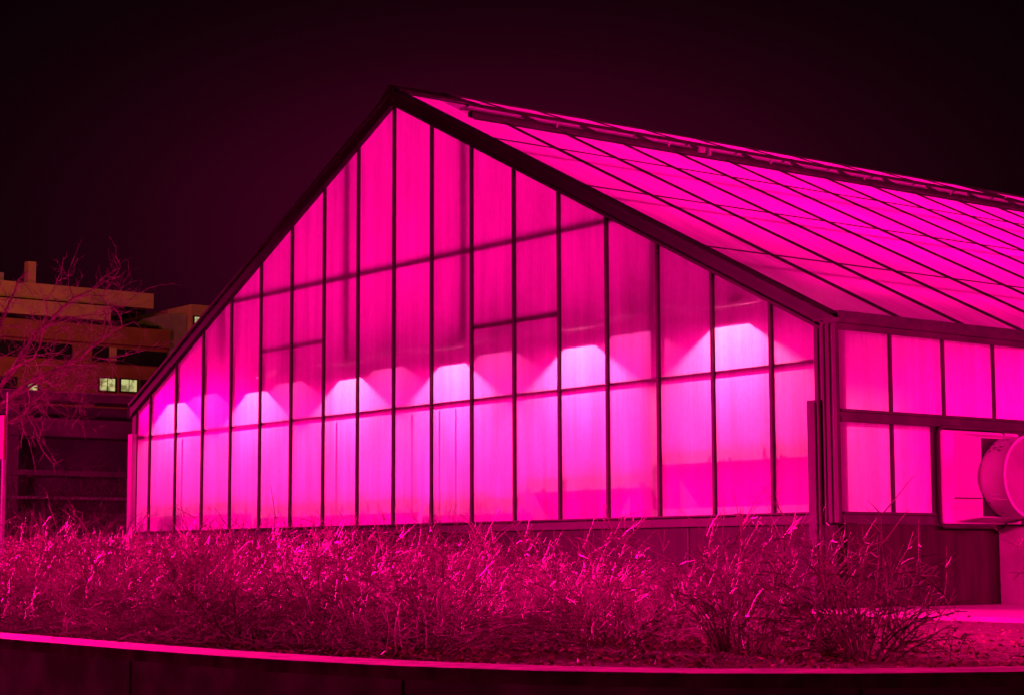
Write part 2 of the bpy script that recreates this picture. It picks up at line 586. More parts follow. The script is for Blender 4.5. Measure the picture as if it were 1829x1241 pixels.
# rake boards: front fascia with a lip, both slopes
for s, xe, inner in ((1, XR - .02, XR - .3), (-1, XL - .05, XL + .05)):
    L = abs(xe)
    f = lambda x, dz, y: (s * x, y, PK + dz - SL * x)
    y0, y1 = -.055, .03
    mb = MB()
    mb.hexa([f(0, -.005, y0), f(0, .14, y0), f(0, .14, y1), f(0, -.005, y1)], [f(L, -.005, y0), f(L, .14, y0), f(L, .14, y1), f(L, -.005, y1)])
    gb(mb, 'rake_board', 'rake')
    mb = MB()
    mb.hexa([f(0, .143, y0 - .03), f(0, .18, y0 - .03), f(0, .18, .12), f(0, .143, .12)], [f(L, .143, y0 - .03), f(L, .18, y0 - .03), f(L, .18, .12), f(L, .143, .12)])
    mb.hexa([f(.02, .0, y0 - .012), f(.02, .03, y0 - .012), f(.02, .03, y0 - .001), f(.02, .0, y0 - .001)], [f(L - .05, .0, y0 - .012), f(L - .05, .03, y0 - .012), f(L - .05, .03, y0 - .001), f(L - .05, .0, y0 - .001)])
    gb(mb, 'rake_flashing', 'rake')

# base wall with vertical joints, and sill rails
bw = MB()
bw.box(XL, XR, -.02, .12, 0.9, 1.895)
bw.box(XR - .14, XR - .002, .12, LEN, 0.9, 1.893)
bw.box(XL, XL + .12, .12, LEN, 0.9, 1.895)
bw.box(XL + .12, XR - .14, LEN - .12, LEN, 0.9, 1.895)
gb(bw, 'base_wall', 'base')
x = XL + .4
while x < XR:
    gb(MB().box(x, x + .018, -.024, -.0205, 0.95, 1.89), 'wall_joint', 'bar')
    x += 1.22
y = .9
while y < LEN:
    gb(MB().box(XR - .0015, XR + .002, y, y + .018, 0.95, 1.89), 'wall_joint', 'bar')
    y += 1.22
sr = MB()
sr.box(XL, XR - .14, -.045, .03, 1.897, 1.94)
sr.box(XL, XR - .14, -.033, .03, 1.94, 1.985)
sr.box(XL, XR - .14, -.06, .03, 1.985, 2.0)
gb(sr, 'gable_sill', 'dark_trim')
ss = MB()
ss.box(XR - .05, XR + .03, -.086, LEN, 1.897, 1.935)
ss.box(XR - .05, XR + .02, -.086, LEN, 1.935, 1.975)
ss.box(XR - .05, XR + .045, -.086, LEN, 1.975, 1.995)
gb(ss, 'side_sill', 'trim')

# corner posts
cpst = MB()
cpst.box(XR - .31, XR - .17, -.05, .03, 2.0, 3.66)
cpst.box(XR - .17, XR - .03, -.115, .03, 1.9, 3.62)
cpst.box(XR - .028, XR + .02, -.125, -.088, 1.9, 3.60)
gb(cpst, 'corner_post', 'dark_trim', bevel=.004)
gb(MB().box(XR - .33, XR - .19, -.13, -.08, 1.0, 2.955).box(XR - .29, XR - .23, -.137, -.1305, 1.0, 2.94), 'corner_channel', 'dark_trim', bevel=.004)
for x in (XR - .275, XR - .23):
    gb(MB().box(x, x + .016, -.055, -.051, 2.0, 3.6), 'post_rib', 'trim')
for x in (XR - .15, XR - .085):
    gb(MB().box(x, x + .018, -.120, -.116, 1.9, 3.6), 'post_rib', 'trim')
gb(MB().box(XL - .02, XL + .1, -.03, .04, 1.9, 3.72), 'corner_post', 'trim', bevel=.004)
gb(MB().box(XL + .0, XL + .13, -.10, -.032, 1.0, 3.36), 'corner_channel', 'pale', bevel=.004)

# side wall: eave beam, gutter, mid rail, windows
ev = MB()
ev.box(XR - .12, XR + .018, -.086, LEN, 3.545, 3.60)
ev.box(XR - .12, XR + .05, -.12, LEN, 3.60, 3.64)
gb(ev, 'eave_beam', 'trim')
gt = MB()
gt.box(XR - .30, XR + .0, -.07, LEN, 3.642, 3.655)
gt.box(XR + .0, XR + .012, -.07, LEN, 3.642, 3.71)
gt.box(XR - .31, XR - .298, .03, LEN, 3.642, 3.76)
gb(gt, 'gutter', 'bar')
mrl = MB()
mrl.box(XR - .05, XR + .03, -.086, LEN, 2.762, 2.80)
mrl.box(XR - .05, XR + .018, -.086, LEN, 2.80, 2.845)
mrl.box(XR - .05, XR + .04, -.086, LEN, 2.845, 2.868)
gb(mrl, 'mid_rail', 'trim')
SW = .7038
ybars = [-.1366 + SW * k for k in range(1, 23)]
prev = -.086
for i, y in enumerate(ybars):
    gb(MB().poly([(XR, prev, 2.86), (XR, y, 2.86), (XR, y, 3.555), (XR, prev, 3.555)]), 'side_panel', 'glaze_side')
    if not (1.0 < y < 2.5):
        gb(MB().poly([(XR, prev, 1.99), (XR, y, 1.99), (XR, y, 2.77), (XR, prev, 2.77)]), 'side_panel', 'glaze_side')
        gb(MB().box(XR - .02, XR + .025, y - .014, y + .014, 1.995, 2.762), 'side_bar', 'bar')
    elif y < 1.5:
        gb(MB().poly([(XR, prev, 1.99), (XR, 1.09, 1.99), (XR, 1.09, 2.77), (XR, prev, 2.77)]), 'side_panel', 'glaze_side')
    gb(MB().box(XR - .02, XR + .025, y - .014, y + .014, 2.868, 3.545), 'side_bar', 'bar')
    prev = y
# fan backing board between the windows
gb(MB().box(XR - .03, XR + .008, 1.09, 2.68, 1.995, 2.762), 'fan_board', 'trim')

# left side wall and far end
gb(MB().poly([(XL, .0, 1.9), (XL, LEN, 1.9), (XL, LEN, 3.72), (XL, .0, 3.72)]), 'left_wall_panel', 'glaze_side')
lb = MB()
for k in range(0, 24):
    lb.box(XL - .03, XL + .02, .1 + .69 * k, .13 + .69 * k, 1.9, 3.72)
lb.box(XL - .035, XL + .02, 0, LEN, 2.75, 2.85)
lb.box(XL - .06, XL + .02, 0, LEN, 3.66, 3.73)
gb(lb, 'left_wall_frame', 'bar')
gb(MB().poly([(XL, LEN, 1.9), (XR, LEN, 1.9), (XR, LEN, zr(XR)), (0, LEN, zr(0)), (XL, LEN, zr(XL))]), 'end_panel', 'glaze_side')

# roof: panels per bay, right slope has the vent opening by the ridge
XC = 0.74
ry = [0.03] + [0.141 + .8897 * k for k in range(1, 18)] + [LEN]
VY0, VY1 = 0.64, 15.2
for i in range(len(ry) - 1):
    a, b = ry[i], ry[i + 1]
    xe = XR - .26
    gb(MB().poly([(XC, a, zr(XC)), (xe, a, zr(xe)), (xe, b, zr(xe)), (XC, b, zr(XC))]), 'roof_panel', 'glaze_roof')
    xe = -XL + .02
    gb(MB().poly([(0, a, zr(0)), (0, b, zr(0)), (-xe, b, zr(xe)), (-xe, a, zr(xe))]), 'roof_panel', 'glaze_roof')
gb(MB().poly([(0, .03, zr(0)), (XC, .03, zr(XC)), (XC, VY0, zr(XC)), (0, VY0, zr(0))]), 'roof_panel', 'glaze_roof')
gb(MB().poly([(0, VY1, zr(0)), (XC, VY1, zr(XC)), (XC, LEN, zr(XC)), (0, LEN, zr(0))]), 'roof_panel', 'glaze_roof')
for y in ry[1:-1]:
    xe = XR - .27
    gb(MB().bar((XC, y, zr(XC) + .004), (xe, y, zr(xe) + .004), .026, .04), 'roof_bar', 'bar')
    gb(MB().bar((0, y, zr(0) + .004), (-6.5, y, zr(6.5) + .004), .026, .04), 'roof_bar', 'bar')
for x in (1.68, 3.25, 5.0):
    gb(MB().bar((x, .05, zr(x) + .012), (x, LEN, zr(x) + .012), .012, .012), 'roof_seam', 'bar')
for x in (2.08, 3.56, 5.40):
    gb(MB().bar((x, .05, zr(x) - .065), (x, LEN, zr(x) - .065), .06, .035), 'purlin', 'girt')
    gb(MB().bar((-x, .05, zr(x) - .065), (-x, LEN, zr(x) - .065), .035, .05), 'purlin', 'inner')

# ridge cap
rc = MB()
rc.box(-.05, .05, -.08, LEN, 7.035, 7.055)
rc.hexa([(.05, -.08, 7.035), (.05, -.08, 7.05), (.19, -.08, 6.965), (.19, -.08, 6.95)], [(.05, VY0, 7.035), (.05, VY0, 7.05), (.19, VY0, 6.965), (.19, VY0, 6.95)])
rc.hexa([(-.05, -.08, 7.035), (-.05, -.08, 7.05), (-.19, -.08, 6.92), (-.19, -.08, 6.905)], [(-.05, LEN, 7.035), (-.05, LEN, 7.05), (-.19, LEN, 6.92), (-.19, LEN, 6.905)])
rc.box(-.04, .04, -.07, -.056, 6.86, 7.035)
rc.box(-.03, .03, -.05, LEN, 6.99, 7.033)
gb(rc, 'ridge_cap', 'trim')

# ridge vent: long sashes standing open above a curb
curb = MB()
curb.tube([Vector((XC - .02, VY0 - .1, zr(XC) + .052)), Vector((XC - .02, 5, zr(XC) + .052)), Vector((XC - .02, LEN, zr(XC) + .052))], [.048] * 3, 8)
gb(curb, 'vent_curb', 'post', smooth=True)
gb(MB().bar((XC + .05, VY0 - .1, zr(XC + .05) + .014), (XC + .05, LEN, zr(XC + .05) + .014), .018, .022), 'curb_flashing', 'bar')
for (a, b, dz) in ((VY0, 10.02, 0), (10.06, VY1, -.015)):
    zo = 6.745 + dz
    fl = MB().poly([(.06, a, 7.03 + dz), (.80, a, zo), (.80, b, zo), (.06, b, 7.03 + dz)])
    v = gb(fl, 'vent_sash', 'glaze_roof')
    fr = MB()
    fr.bar((.82, a, zo), (.82, b, zo), .03, .035)
    fr.bar((.07, a, 7.035 + dz), (.80, a, zo + .01), .04, .03)
    fr.bar((.07, b, 7.035 + dz), (.80, b, zo + .01), .04, .03)
    fr.build('sash_frame', M['trim'], v)
    y = a + .45
    while y < b:
        MB().bar((.06, y, 7.042 + dz), (.80, y, zo + .012), .02, .016).build('sash_bar', M['bar'], v)
        y += .8897
y = 1.031 + .2
k = 0
while y < VY1 - .3:
    st = MB()
    st.bar((.80, y, 6.73), (.66, y + .42, zr(XC) + .02), .022, .03)
    st.bar((.80, y + .03, 6.73), (.70, y + .60, zr(XC) + .03), .014, .02)
    gb(st, 'vent_arm', 'trim')
    if k % 2 == 0:
        gb(MB().bar((.79, y + .55, 6.74), (.74, y + .55, zr(XC) + .03), .02, .02), 'vent_prop', 'pale')
    y += .8897
    k += 1
gb(MB().tube([Vector((.45, .7, 6.70)), Vector((.45, LEN - .2, 6.70))], [.02, .02], 6), 'vent_shaft', 'pale')
gb(MB().box(.30, .34, .7, LEN - .2, 6.80, 6.84), 'vent_rail', 'inner')
gb(MB().box(.74, .80, 4.05, 4.15, 6.66, 6.73).box(.72, .80, 4.22, 4.25, 6.64, 6.74), 'vent_motor', 'pale')

# square reflector shades of the lamps hung nearest the gable
for i, xr in enumerate(ROWS):
    for (x, y, z, hx, hy) in ((xr, .75, 3.87, .157, .484), (xr + .80, .62, 3.93, .20, .40))[:1 if i == 5 else 2]:
        fx = thing('grow_lamp', 'hanging grow lamp with square reflector shade behind the gable glazing', 'lamp', 'grow lamps hung behind the gable glazing', loc=(x, y, z))
        t_ = .006
        bk = .05
        sd = MB()
        sd.box(-hx - t_, hx + t_, -hy - t_, -hy, -.10, .02)
        sd.box(-hx - t_, hx + t_, bk, bk + t_, -.10, .02)
        sd.box(-hx - t_, -hx, -hy, bk, -.10, .02)
        sd.box(hx, hx + t_, -hy, bk, -.10, .02)
        sd.box(-hx - t_, hx + t_, -hy - t_, bk + t_, .021, .03)
        sd.build('shade', M['bar'], fx)

# inside: floor, benches with plants
gb(MB().box(XL + .13, XR - .15, 2.0, LEN - .13, 1.0, 1.2), 'inner_floor', 'floor_in')
gb(MB().box(XL + .13, XR - .15, .13, 1.99, 1.0, 1.22), 'absorber_bed', 'absorber_dark')  # unseen dark bed added to soak up lamp light bouncing near the gable
random.seed(5)
for xr in ROWS:
    bm_ = MB().box(xr - .65, xr + .65, 2.1, LEN - 1, 1.78, 1.82)
    for q in range(6):
        for sx in (-.6, .6):
            bm_.box(xr + sx - .02, xr + sx + .02, 2.2 + q * 2.4, 2.24 + q * 2.4, 1.2, 1.78)
    gb(bm_, 'bench', 'bench')
# unseen ledge added along the gable to block low lamp light, higher at right
for (xa, xb, zs) in ((XL + .3, -3.2, 2.36), (-3.15, .55, 2.30), (.62, 2.35, 2.26), (2.4, 4.25, 2.44), (4.5, XR - .4, 2.62)):
    gb(MB().box(xa, xb, .08, .23, zs, zs + .012), 'blocker_shelf', 'bench')
    x = xa + .1
    while x < xb - .1:
        hgt = random.uniform(.03, .13)
        wd = random.uniform(.04, .12)
        if random.random() < .75:
            mb = MB()
            for q in range(26):
                c = Vector((x + random.uniform(0, wd), random.uniform(.08, .22), zs + .015 + random.uniform(0, hgt)))
                u = Vector((random.uniform(-1, 1), random.uniform(-1, 1), random.uniform(0, 1))).normalized() * .03
                w = u.cross(Vector((random.uniform(-1, 1), random.uniform(-1, 1), 1))).normalized() * .014
                mb.poly([tuple(c - u), tuple(c + w), tuple(c + u), tuple(c - w)])
            gb(mb, 'blocker_tuft', 'plant')  # leafy tufts added to roughen the edge of the blocked light
        x += wd + random.uniform(.03, .22)
for k in range(26):
    # leafy crops standing near the gable end
    cx = random.choice(ROWS) + random.uniform(-.6, .6)
    cy = random.uniform(.16, 1.0)
    mb = MB()
    for q in range(60):
        a = random.uniform(0, 6.28); rr = random.uniform(0, .17); h = random.uniform(1.82, 2.25)
        px, py = cx + rr * math.cos(a), cy + rr * math.sin(a) * .6
        u = Vector((random.uniform(-1, 1), random.uniform(-1, 1), random.uniform(-.5, .8))).normalized() * .06
        w = u.cross(Vector((random.uniform(-1, 1), random.uniform(-1, 1), 1))).normalized() * .025
        c = Vector((px, py, h))
        mb.poly([tuple(c - u), tuple(c + w), tuple(c + u), tuple(c - w)])
    gb(mb, 'crop_plant', 'plant')

# ------------------------------------------------------------------ exhaust fan on the side wall
FAN = thing('exhaust_fan', 'white fibreglass exhaust fan with tapered hood and round shroud on the side wall', 'fan', loc=(XR + .01, 1.68, 2.3))
inv = Matrix.Translation((-(XR + .01), -1.68, -2.3))


def fb(mb, n, m, **k):
    o = mb.build(n, M[m], FAN, **k)
    o.matrix_parent_inverse = inv
    return o


X0 = XR + .01
fr = MB()
# rounded outer frame tube
c = []
y0, y1, z0, z1, r = 1.115, 2.02, 1.875, 2.76, .06
for (cy_, cz_, a0) in ((y1 - r, z1 - r, 0), (y0 + r, z1 - r, 90), (y0 + r, z0 + r, 180), (y1 - r + .0, z0 + r, 270)):
    for q in range(6):
        a = R(a0 + q * 18)
        c.append(Vector((X0 + .06, cy_ + r * math.cos(a), cz_ + r * math.sin(a))))
c.append(c[0].copy())
fr.tube(c, [.016] * len(c), 6)
fb(fr, 'outer_frame', 'trim', smooth=True)
fy0, fy1, fz0, fz1 = 1.16, 2.24, 1.90, 2.735
iy0, iy1, iz0, iz1 = 1.30, 2.12, 1.915, 2.715
XF = X0 + .07
XH = XF + .20
hd = MB()
hd.box(X0, XF, fy0, fy1, fz0, fz1)
fb(hd, 'flange', 'grp', bevel=.02)
hd = MB()
hy0, hy1, hz0, hz1 = 1.43, 2.10, 1.955, 2.665
A = [(XF - .01, iy0, iz0), (XF - .01, iy1, iz0), (XF - .01, iy1, iz1), (XF - .01, iy0, iz1)]
Bq = [(XH, hy0, hz0), (XH, hy1, hz0), (XH, hy1, hz1), (XH, hy0, hz1)]
hd.hexa(A, Bq)
fb(hd, 'hood', 'grp', bevel=.008)
# seam and step near the foot of the hood
fb(MB().hexa([(XF + .004, iy0 + .002, 2.125), (XF + .004, iy0 - .006, 2.125), (XF + .004, iy0 - .006, 2.135), (XF + .004, iy0 + .002, 2.135)],
             [(XH, hy0 + .002, 2.118), (XH, hy0 - .006, 2.118), (XH, hy0 - .006, 2.128), (XH, hy0 + .002, 2.128)]), 'hood_seam', 'trim')
fb(MB().hexa([(XF + .004, iy0 + .002, 1.925), (XF + .004, iy0 - .022, 1.925), (XF + .004, iy0 - .022, 2.045), (XF + .004, iy0 + .002, 2.06)],
             [(XH, hy0 + .002, 1.957), (XH, hy0 - .022, 1.957), (XH, hy0 - .022, 2.045), (XH, hy0 + .002, 2.06)]), 'hood_lip', 'grp')
# round shroud
fb(MB().box(XH + .001, XH + .006, hy0 + .006, hy1 - .006, hz0 + .01, hz1 - .006), 'hood_shade_sheet', 'rake')  # dark sheet standing in for the shaded hollow around the shroud
yc, zc, RR = 1.75, 2.31, .37
prof = [(XH + .007, .30), (XH + .008, .350), (XH + .02, .362), (XH + .06, .368), (XH + .27, .372), (XH + .285, .383), (XH + .30, .383), (XH + .305, .37), (XH + .298, .36), (XH + .25, .35), (XH + .05, .34), (XH + .02, .05)]
sh = MB()
N = 48
for (px, pr) in prof:
    for j in range(N):
        a = 2 * math.pi * j / N
        sh.v.append((px, yc + pr * math.cos(a), zc + pr * math.sin(a) * .97))
for i in range(len(prof) - 1):
    for j in range(N):
        j2 = (j + 1) % N
        sh.f.append((i * N + j, i * N + j2, (i + 1) * N + j2, (i + 1) * N + j))
fb(sh, 'shroud', 'grp', smooth=True)
# clips, bolts and grime on the shroud
cl = MB()
for an, dx in ((212, .10), (214, .18), (206, .12)):
    a = R(an)
    p = Vector((XH + dx, yc + .374 * math.cos(a), zc + .363 * math.sin(a)))
    cl.bar(p, p + Vector((.08, 0, 0)), .008, .008)
fb(cl, 'clip', 'grp')
random.seed(9)
bt = MB()
for q in range(26):
    a = R(random.gauss(135, 9)); dx = random.uniform(.03, .26)
    if q > 18:
        a = R(random.uniform(120, 260))
    s_ = random.uniform(.002, .006)
    p = Vector((XH + dx, yc + .371 * math.cos(a), zc + .360 * math.sin(a)))
    bt.box(p.x - s_, p.x + s_, p.y - s_, p.y + s_, p.z - s_, p.z + s_)
fb(bt, 'bolt', 'grit')
dsc = MB()
pr_ = [(XH + .262, .349), (XH + .27, .26), (XH + .275, .13), (XH + .277, .01)]
for (px, pr) in pr_:
    for j in range(N):
        a = 2 * math.pi * j / N
        dsc.v.append((px, yc + pr * math.cos(a), zc + pr * math.sin(a) * .97))
for i in range(len(pr_) - 1):
    for j in range(N):
        j2 = (j + 1) % N
        dsc.f.append((i * N + j, i * N + j2, (i + 1) * N + j2, (i + 1) * N + j))
fb(dsc, 'shutter', 'shutter', smooth=True)
# pier and step under the fan
pier = thing('concrete_pier', 'pale square concrete pier standing against the base wall under the fan', 'pier', loc=(XR + .15, 2.3, GZ))
o = MB().box(XR + .005, XR + .30, 1.99, 2.75, GZ, 1.885).build('pier_block', M['paving'], pier, bevel=.008)
o.matrix_parent_inverse = Matrix.Translation((-(XR + .15), -2.3, -GZ))
o = MB().box(XR + .005, XR + .32, 1.97, 2.77, 1.887, 1.90).build('pier_cap', M['post'], pier)
o.matrix_parent_inverse = Matrix.Translation((-(XR + .15), -2.3, -GZ))

# ------------------------------------------------------------------ sign post at the left edge
SP = thing('sign_post', 'pale metal sign post at the left edge with the edge of a dark red sign', 'sign', loc=(4.74, -6.64, GZ))
spv = Matrix.Translation((-4.74, 6.64, -GZ))


def pb(mb, n, m):
    o = mb.build(n, M[m], SP)
    o.matrix_parent_inverse = spv


pb(MB().box(4.722, 4.746, -6.652, -6.628, GZ, 2.335), 'sleeve', 'pole')
pb(MB().box(4.746, 4.752, -6.636, -6.630, 2.335, 2.83), 'rod', 'pole')
pb(MB().box(4.715, 4.745, -6.637, -6.629, 2.56, 2.575).box(4.715, 4.745, -6.637, -6.629, 2.44, 2.46), 'bracket', 'pale')
pb(MB().box(4.40, 4.738, -6.65, -6.638, 2.34, 2.66), 'sign_plate', 'signred')

# ------------------------------------------------------------------ bare shrubs
def curve(p, d, L, n, droop, wob, rnd):
    pts = [p.copy()]
    d = d.normalized()
    for i in range(n):
        d = (d + Vector((rnd.gauss(0, wob), rnd.gauss(0, wob), rnd.gauss(0, wob) - droop))).normalized()
        p = p + d * (L / n)
        pts.append(p.copy())
    return pts


def bush_mesh(seed, canes=46, h=1.0, spread=.6, thick=1.0, twigs=9, base=.14):
    rnd = random.Random(seed)
    main = MB()
    tw = MB()
    for c in range(canes):
        a = rnd.uniform(0, 2 * math.pi)
        t = rnd.uniform(.05, spread)
        r0 = base * math.sqrt(rnd.random())
        p = Vector((r0 * math.cos(a + rnd.gauss(0, .5)), r0 * math.sin(a), -.03))
        dr = Vector((math.cos(a) * math.sin(t), math.sin(a) * math.sin(t), math.cos(t)))
        L = h * rnd.uniform(.65, 1.2)
        n = 9
        pts = curve(p, dr, L, n, rnd.uniform(.04, .22) * (t / .5), .05, rnd)
        r = thick * rnd.uniform(.0026, .0052)
        main.tube(pts, [r * (1 - .75 * i / n) for i in range(n + 1)], 3)
        for q in range(twigs):
            i = rnd.randint(2, n - 1)
            s = pts[i].lerp(pts[i + 1] if i < n else pts[i], rnd.random())
            tang = (pts[min(i + 1, n)] - pts[i - 1]).normalized()
            side = Vector((rnd.gauss(0, 1), rnd.gauss(0, 1), rnd.gauss(.15, .8))).normalized()
            dv = (tang * rnd.uniform(.3, 1.1) + side).normalized()
            l2 = h * rnd.uniform(.08, .42)
            p2 = curve(s, dv, l2, 4, rnd.uniform(-.02, .1), .08, rnd)
            r2_ = thick * rnd.uniform(.0016, .0028)
            tw.tube(p2, [r2_ * (1 - .6 * k / 4) for k in range(5)], 3)
            for w in range(rnd.randint(0, 3)):
                j = rnd.randint(1, 3)
                dv = ((p2[j + 1] - p2[j]).normalized() * .7 + Vector((rnd.gauss(0, 1), rnd.gauss(0, 1), rnd.gauss(0, 1))).normalized()).normalized()
                p3 = curve(p2[j], dv, h * rnd.uniform(.04, .16), 2, 0, .1, rnd)
                tw.tube(p3, [r2_ * .75, r2_ * .6, r2_ * .4], 3)
    return main, tw


def make_bush(loc, label, group, seed, mats=('twig', 'twig'), **kw):
    t = thing('bare_shrub', label, 'shrub', group, loc)
    a, b = bush_mesh(seed, **kw)
    a.build('canes', M[mats[0]], t)
    b.build('twigs', M[mats[1]], t)
    return t


def copy_thing(src, loc, rz, label, sc=1.0):
    c = src.copy()
    SC.collection.objects.link(c)
    c.location = loc
    c.rotation_euler = (0, 0, rz)
    c.scale = (sc, sc, sc)
    c['label'] = label
    for ch in src.children:
        d = ch.copy()
        SC.collection.objects.link(d)
        d.parent = c
    return c


GRP = 'bare shrubs in the bed between the wall and the greenhouse'
front = [
    ((12.20, -5.75, GZ), 'large dark bare shrub below the corner post, stems fanning from one black base', 11, dict(canes=60, h=.62, spread=.85, thick=1.4, twigs=10), ('twig_dark', 'twig_dark')),
    ((11.45, -5.75, GZ), 'upright bare shrub left of the large dark shrub, with tall straight stems', 12, dict(canes=46, h=.60, spread=.5, thick=1.3, twigs=10), ('twig_dark', 'twig')),
    ((12.95, -4.9, GZ), 'low dark bare shrub at the right edge sprawling across the lit path', 13, dict(canes=36, h=.55, spread=1.05, thick=1.3, twigs=9), ('twig_dark', 'twig_dark')),
    ((10.35, -5.6, GZ), 'pink-lit arching shrub just left of the base wall joint, stems bent to the left', 14, dict(canes=52, h=.58, spread=.8, thick=1.25, twigs=12), ('twig_dark', 'twig')),
    ((9.75, -6.3, GZ), 'bare shrub under the middle of the gable with a narrow fan of stems', 15, dict(canes=48, h=.56, spread=.75, thick=1.25, twigs=12), ('twig_dark', 'twig')),
    ((8.95, -6.5, GZ), 'bare shrub below the gable peak rising from a dark hollow', 16, dict(canes=52, h=.58, spread=.8, thick=1.25, twigs=12), ('twig_dark', 'twig')),
    ((8.0, -6.7, GZ), 'dense bare shrub with fine vertical twigs, left of the dark hollow', 17, dict(canes=56, h=.66, spread=.85, thick=1.25, twigs=13), ('twig', 'twig')),
    ((7.0, -6.9, GZ), 'dense low bare shrub in front of the left third of the gable', 18, dict(canes=56, h=.66, spread=.9, thick=1.25, twigs=13), ('twig', 'twig')),
    ((5.7, -6.9, GZ), 'bright tangled shrub by the left corner of the greenhouse', 19, dict(canes=58, h=.70, spread=.95, thick=1.25, twigs=13), ('twig', 'twig')),
    ((4.9, -6.2, GZ), 'bright tangled shrub at the left edge around the foot of the sign post', 20, dict(canes=58, h=.74, spread=.95, thick=1.25, twigs=13), ('twig', 'twig')),
]
things = []
for loc, lab, seed, kw, mats in front:
    things.append(make_bush(loc, lab, GRP, seed, mats, **kw))
BACK = 'bare pink shrub in the rear rows of the thicket in front of the gable'
protos = [make_bush((8.6, -4.9, GZ), BACK, GRP, 31, ('twig', 'twig'), canes=90, h=.60, spread=.95, thick=1.35, twigs=11, base=.32),
          make_bush((7.5, -5.2, GZ), BACK, GRP, 32, ('twig', 'twig'), canes=90, h=.66, spread=.95, thick=1.35, twigs=11, base=.32),
          make_bush((6.3, -5.3, GZ), BACK, GRP, 33, ('twig_dark', 'twig'), canes=90, h=.66, spread=.95, thick=1.35, twigs=11, base=.32)]
rnd = random.Random(77)
spots = [(9.5, -4.6), (4.9, -5.0), (5.4, -5.9), (6.3, -6.2), (3.7, -4.9), (3.6, -5.8), (2.5, -5.2), (7.9, -3.9), (6.8, -4.1), (5.8, -4.2), (4.6, -4.0), (3.4, -4.1), (2.2, -4.2), (1.0, -4.2), (7.2, -2.9), (5.9, -3.0), (4.5, -3.0), (3.1, -3.0), (1.7, -3.0), (.3, -3.2), (-.6, -4.0), (-.9, -3.0), (-2.0, -3.4), (-2.4, -2.3), (-3.3, -3.0), (-4.0, -2.1), (-4.8, -2.9), (-5.6, -2.0), (-6.8, -2.4), (4.0, -1.9), (2.4, -1.9), (.8, -1.9), (-.8, -1.8), (1.9, -6.0), (.2, -5.0)]
for i, (x, y) in enumerate(spots):
    copy_thing(protos[i % 3], (x + rnd.uniform(-.15, .15), y + rnd.uniform(-.15, .15), GZ), rnd.uniform(0, 6.28), BACK, rnd.uniform(.9, 1.08) * (1 + (y + 4.5) * .035) * (.62 if x > 6 else .85 if x > 4 else 1))

LOW = 'low flat tangle of bare twigs filling the gap between the front shrubs'
for i, (x, y) in enumerate([(5.6, -7.3), (6.5, -7.5), (7.5, -7.4), (8.5, -7.2), (9.4, -7.1), (10.1, -6.8), (9.9, -5.2), (8.9, -5.7), (7.4, -6.1)]):
    c = copy_thing(protos[(i + 1) % 3], (x, y, GZ), rnd.uniform(0, 6.28), LOW)
    c.scale = (1.15, 1.15, rnd.uniform(.42, .6))

# leaf litter over the bed
rnd = random.Random(3)
lf = MB()
for i in range(26000):
    x = rnd.uniform(-3, 14.2)
    y = -8.4 + abs(rnd.gauss(0, 1)) * 2.6
    if x > 13 and y < -8.35 + (x - 12.6) * 1.1:
        continue
    if x > 6.4 and y > -1.4:
        continue
    if y > -.3:
        continue
    s = rnd.uniform(.006, .02)
    z = GZ + .004 + abs(rnd.gauss(0, .02))
    a = rnd.uniform(0, 6.28)
    u = Vector((math.cos(a), math.sin(a), rnd.gauss(0, .45))).normalized()
    v = u.cross(Vector((rnd.gauss(0, .5), rnd.gauss(0, .5), 1))).normalized()
    c = Vector((x, y, z + s * .4))
    lf.poly([tuple(c - u * s), tuple(c + v * s * .55), tuple(c + u * s), tuple(c - v * s * .55)])
for i in range(90):
    k = rnd.randint(0, len(P_back) - 2)
    p0, p1 = Vector(P_back[k]), Vector(P_front[k])
    if not (6 < p0.x < 15 and p0.y < -3):
        continue
    p = p0.lerp(p1, min(.95, abs(rnd.gauss(0, .35))))
    s = rnd.uniform(.006, .018)
    a = rnd.uniform(0, 6.28)
    u = Vector((math.cos(a), math.sin(a), rnd.gauss(0, .2))).normalized()
    v = u.cross(Vector((rnd.gauss(0, .3), rnd.gauss(0, .3), 1))).normalized()
    c = Vector((p.x, p.y, CAPZ + .004 + s * .25))
    lf.poly([tuple(c - u * s), tuple(c + v * s * .55), tuple(c + u * s), tuple(c - v * s * .55)])
tag(lf.build('leaf_litter', M['leaf']), 'dead leaves scattered over the soil under the shrubs', 'leaf litter', kind='stuff')


# ------------------------------------------------------------------ bare tree left of the greenhouse
def px_point(x, y, dist):
    """a point that far along the view through a photo position, used to place the tree's limbs"""
    v = fw + r2 * ((x - 914.5) / 3430.8) + u2 * ((620.5 - y) / 3430.8)
    return CAM + v * dist


T = thing('bare_tree', 'leafless tree with long spreading pink-lit branches against the far brick building', 'tree', loc=tuple(px_point(-60, 1000, 29).xy) + (GZ,))
tv = Matrix.Translation(-T.location)
trunk_top = px_point(-40, 760, 29)
tb = MB()
base_pt = Vector((T.location.x, T.location.y, GZ - .1))
pts = [base_pt, base_pt.lerp(trunk_top, .4) + Vector((.06, 0, 0)), base_pt.lerp(trunk_top, .7), trunk_top]
tb.tube(pts, [.12, .10, .085, .07], 8)
o = tb.build('trunk', M['tree_bark'], T, smooth=True)
o.matrix_parent_inverse = tv
rnd = random.Random(21)
cw = MB()


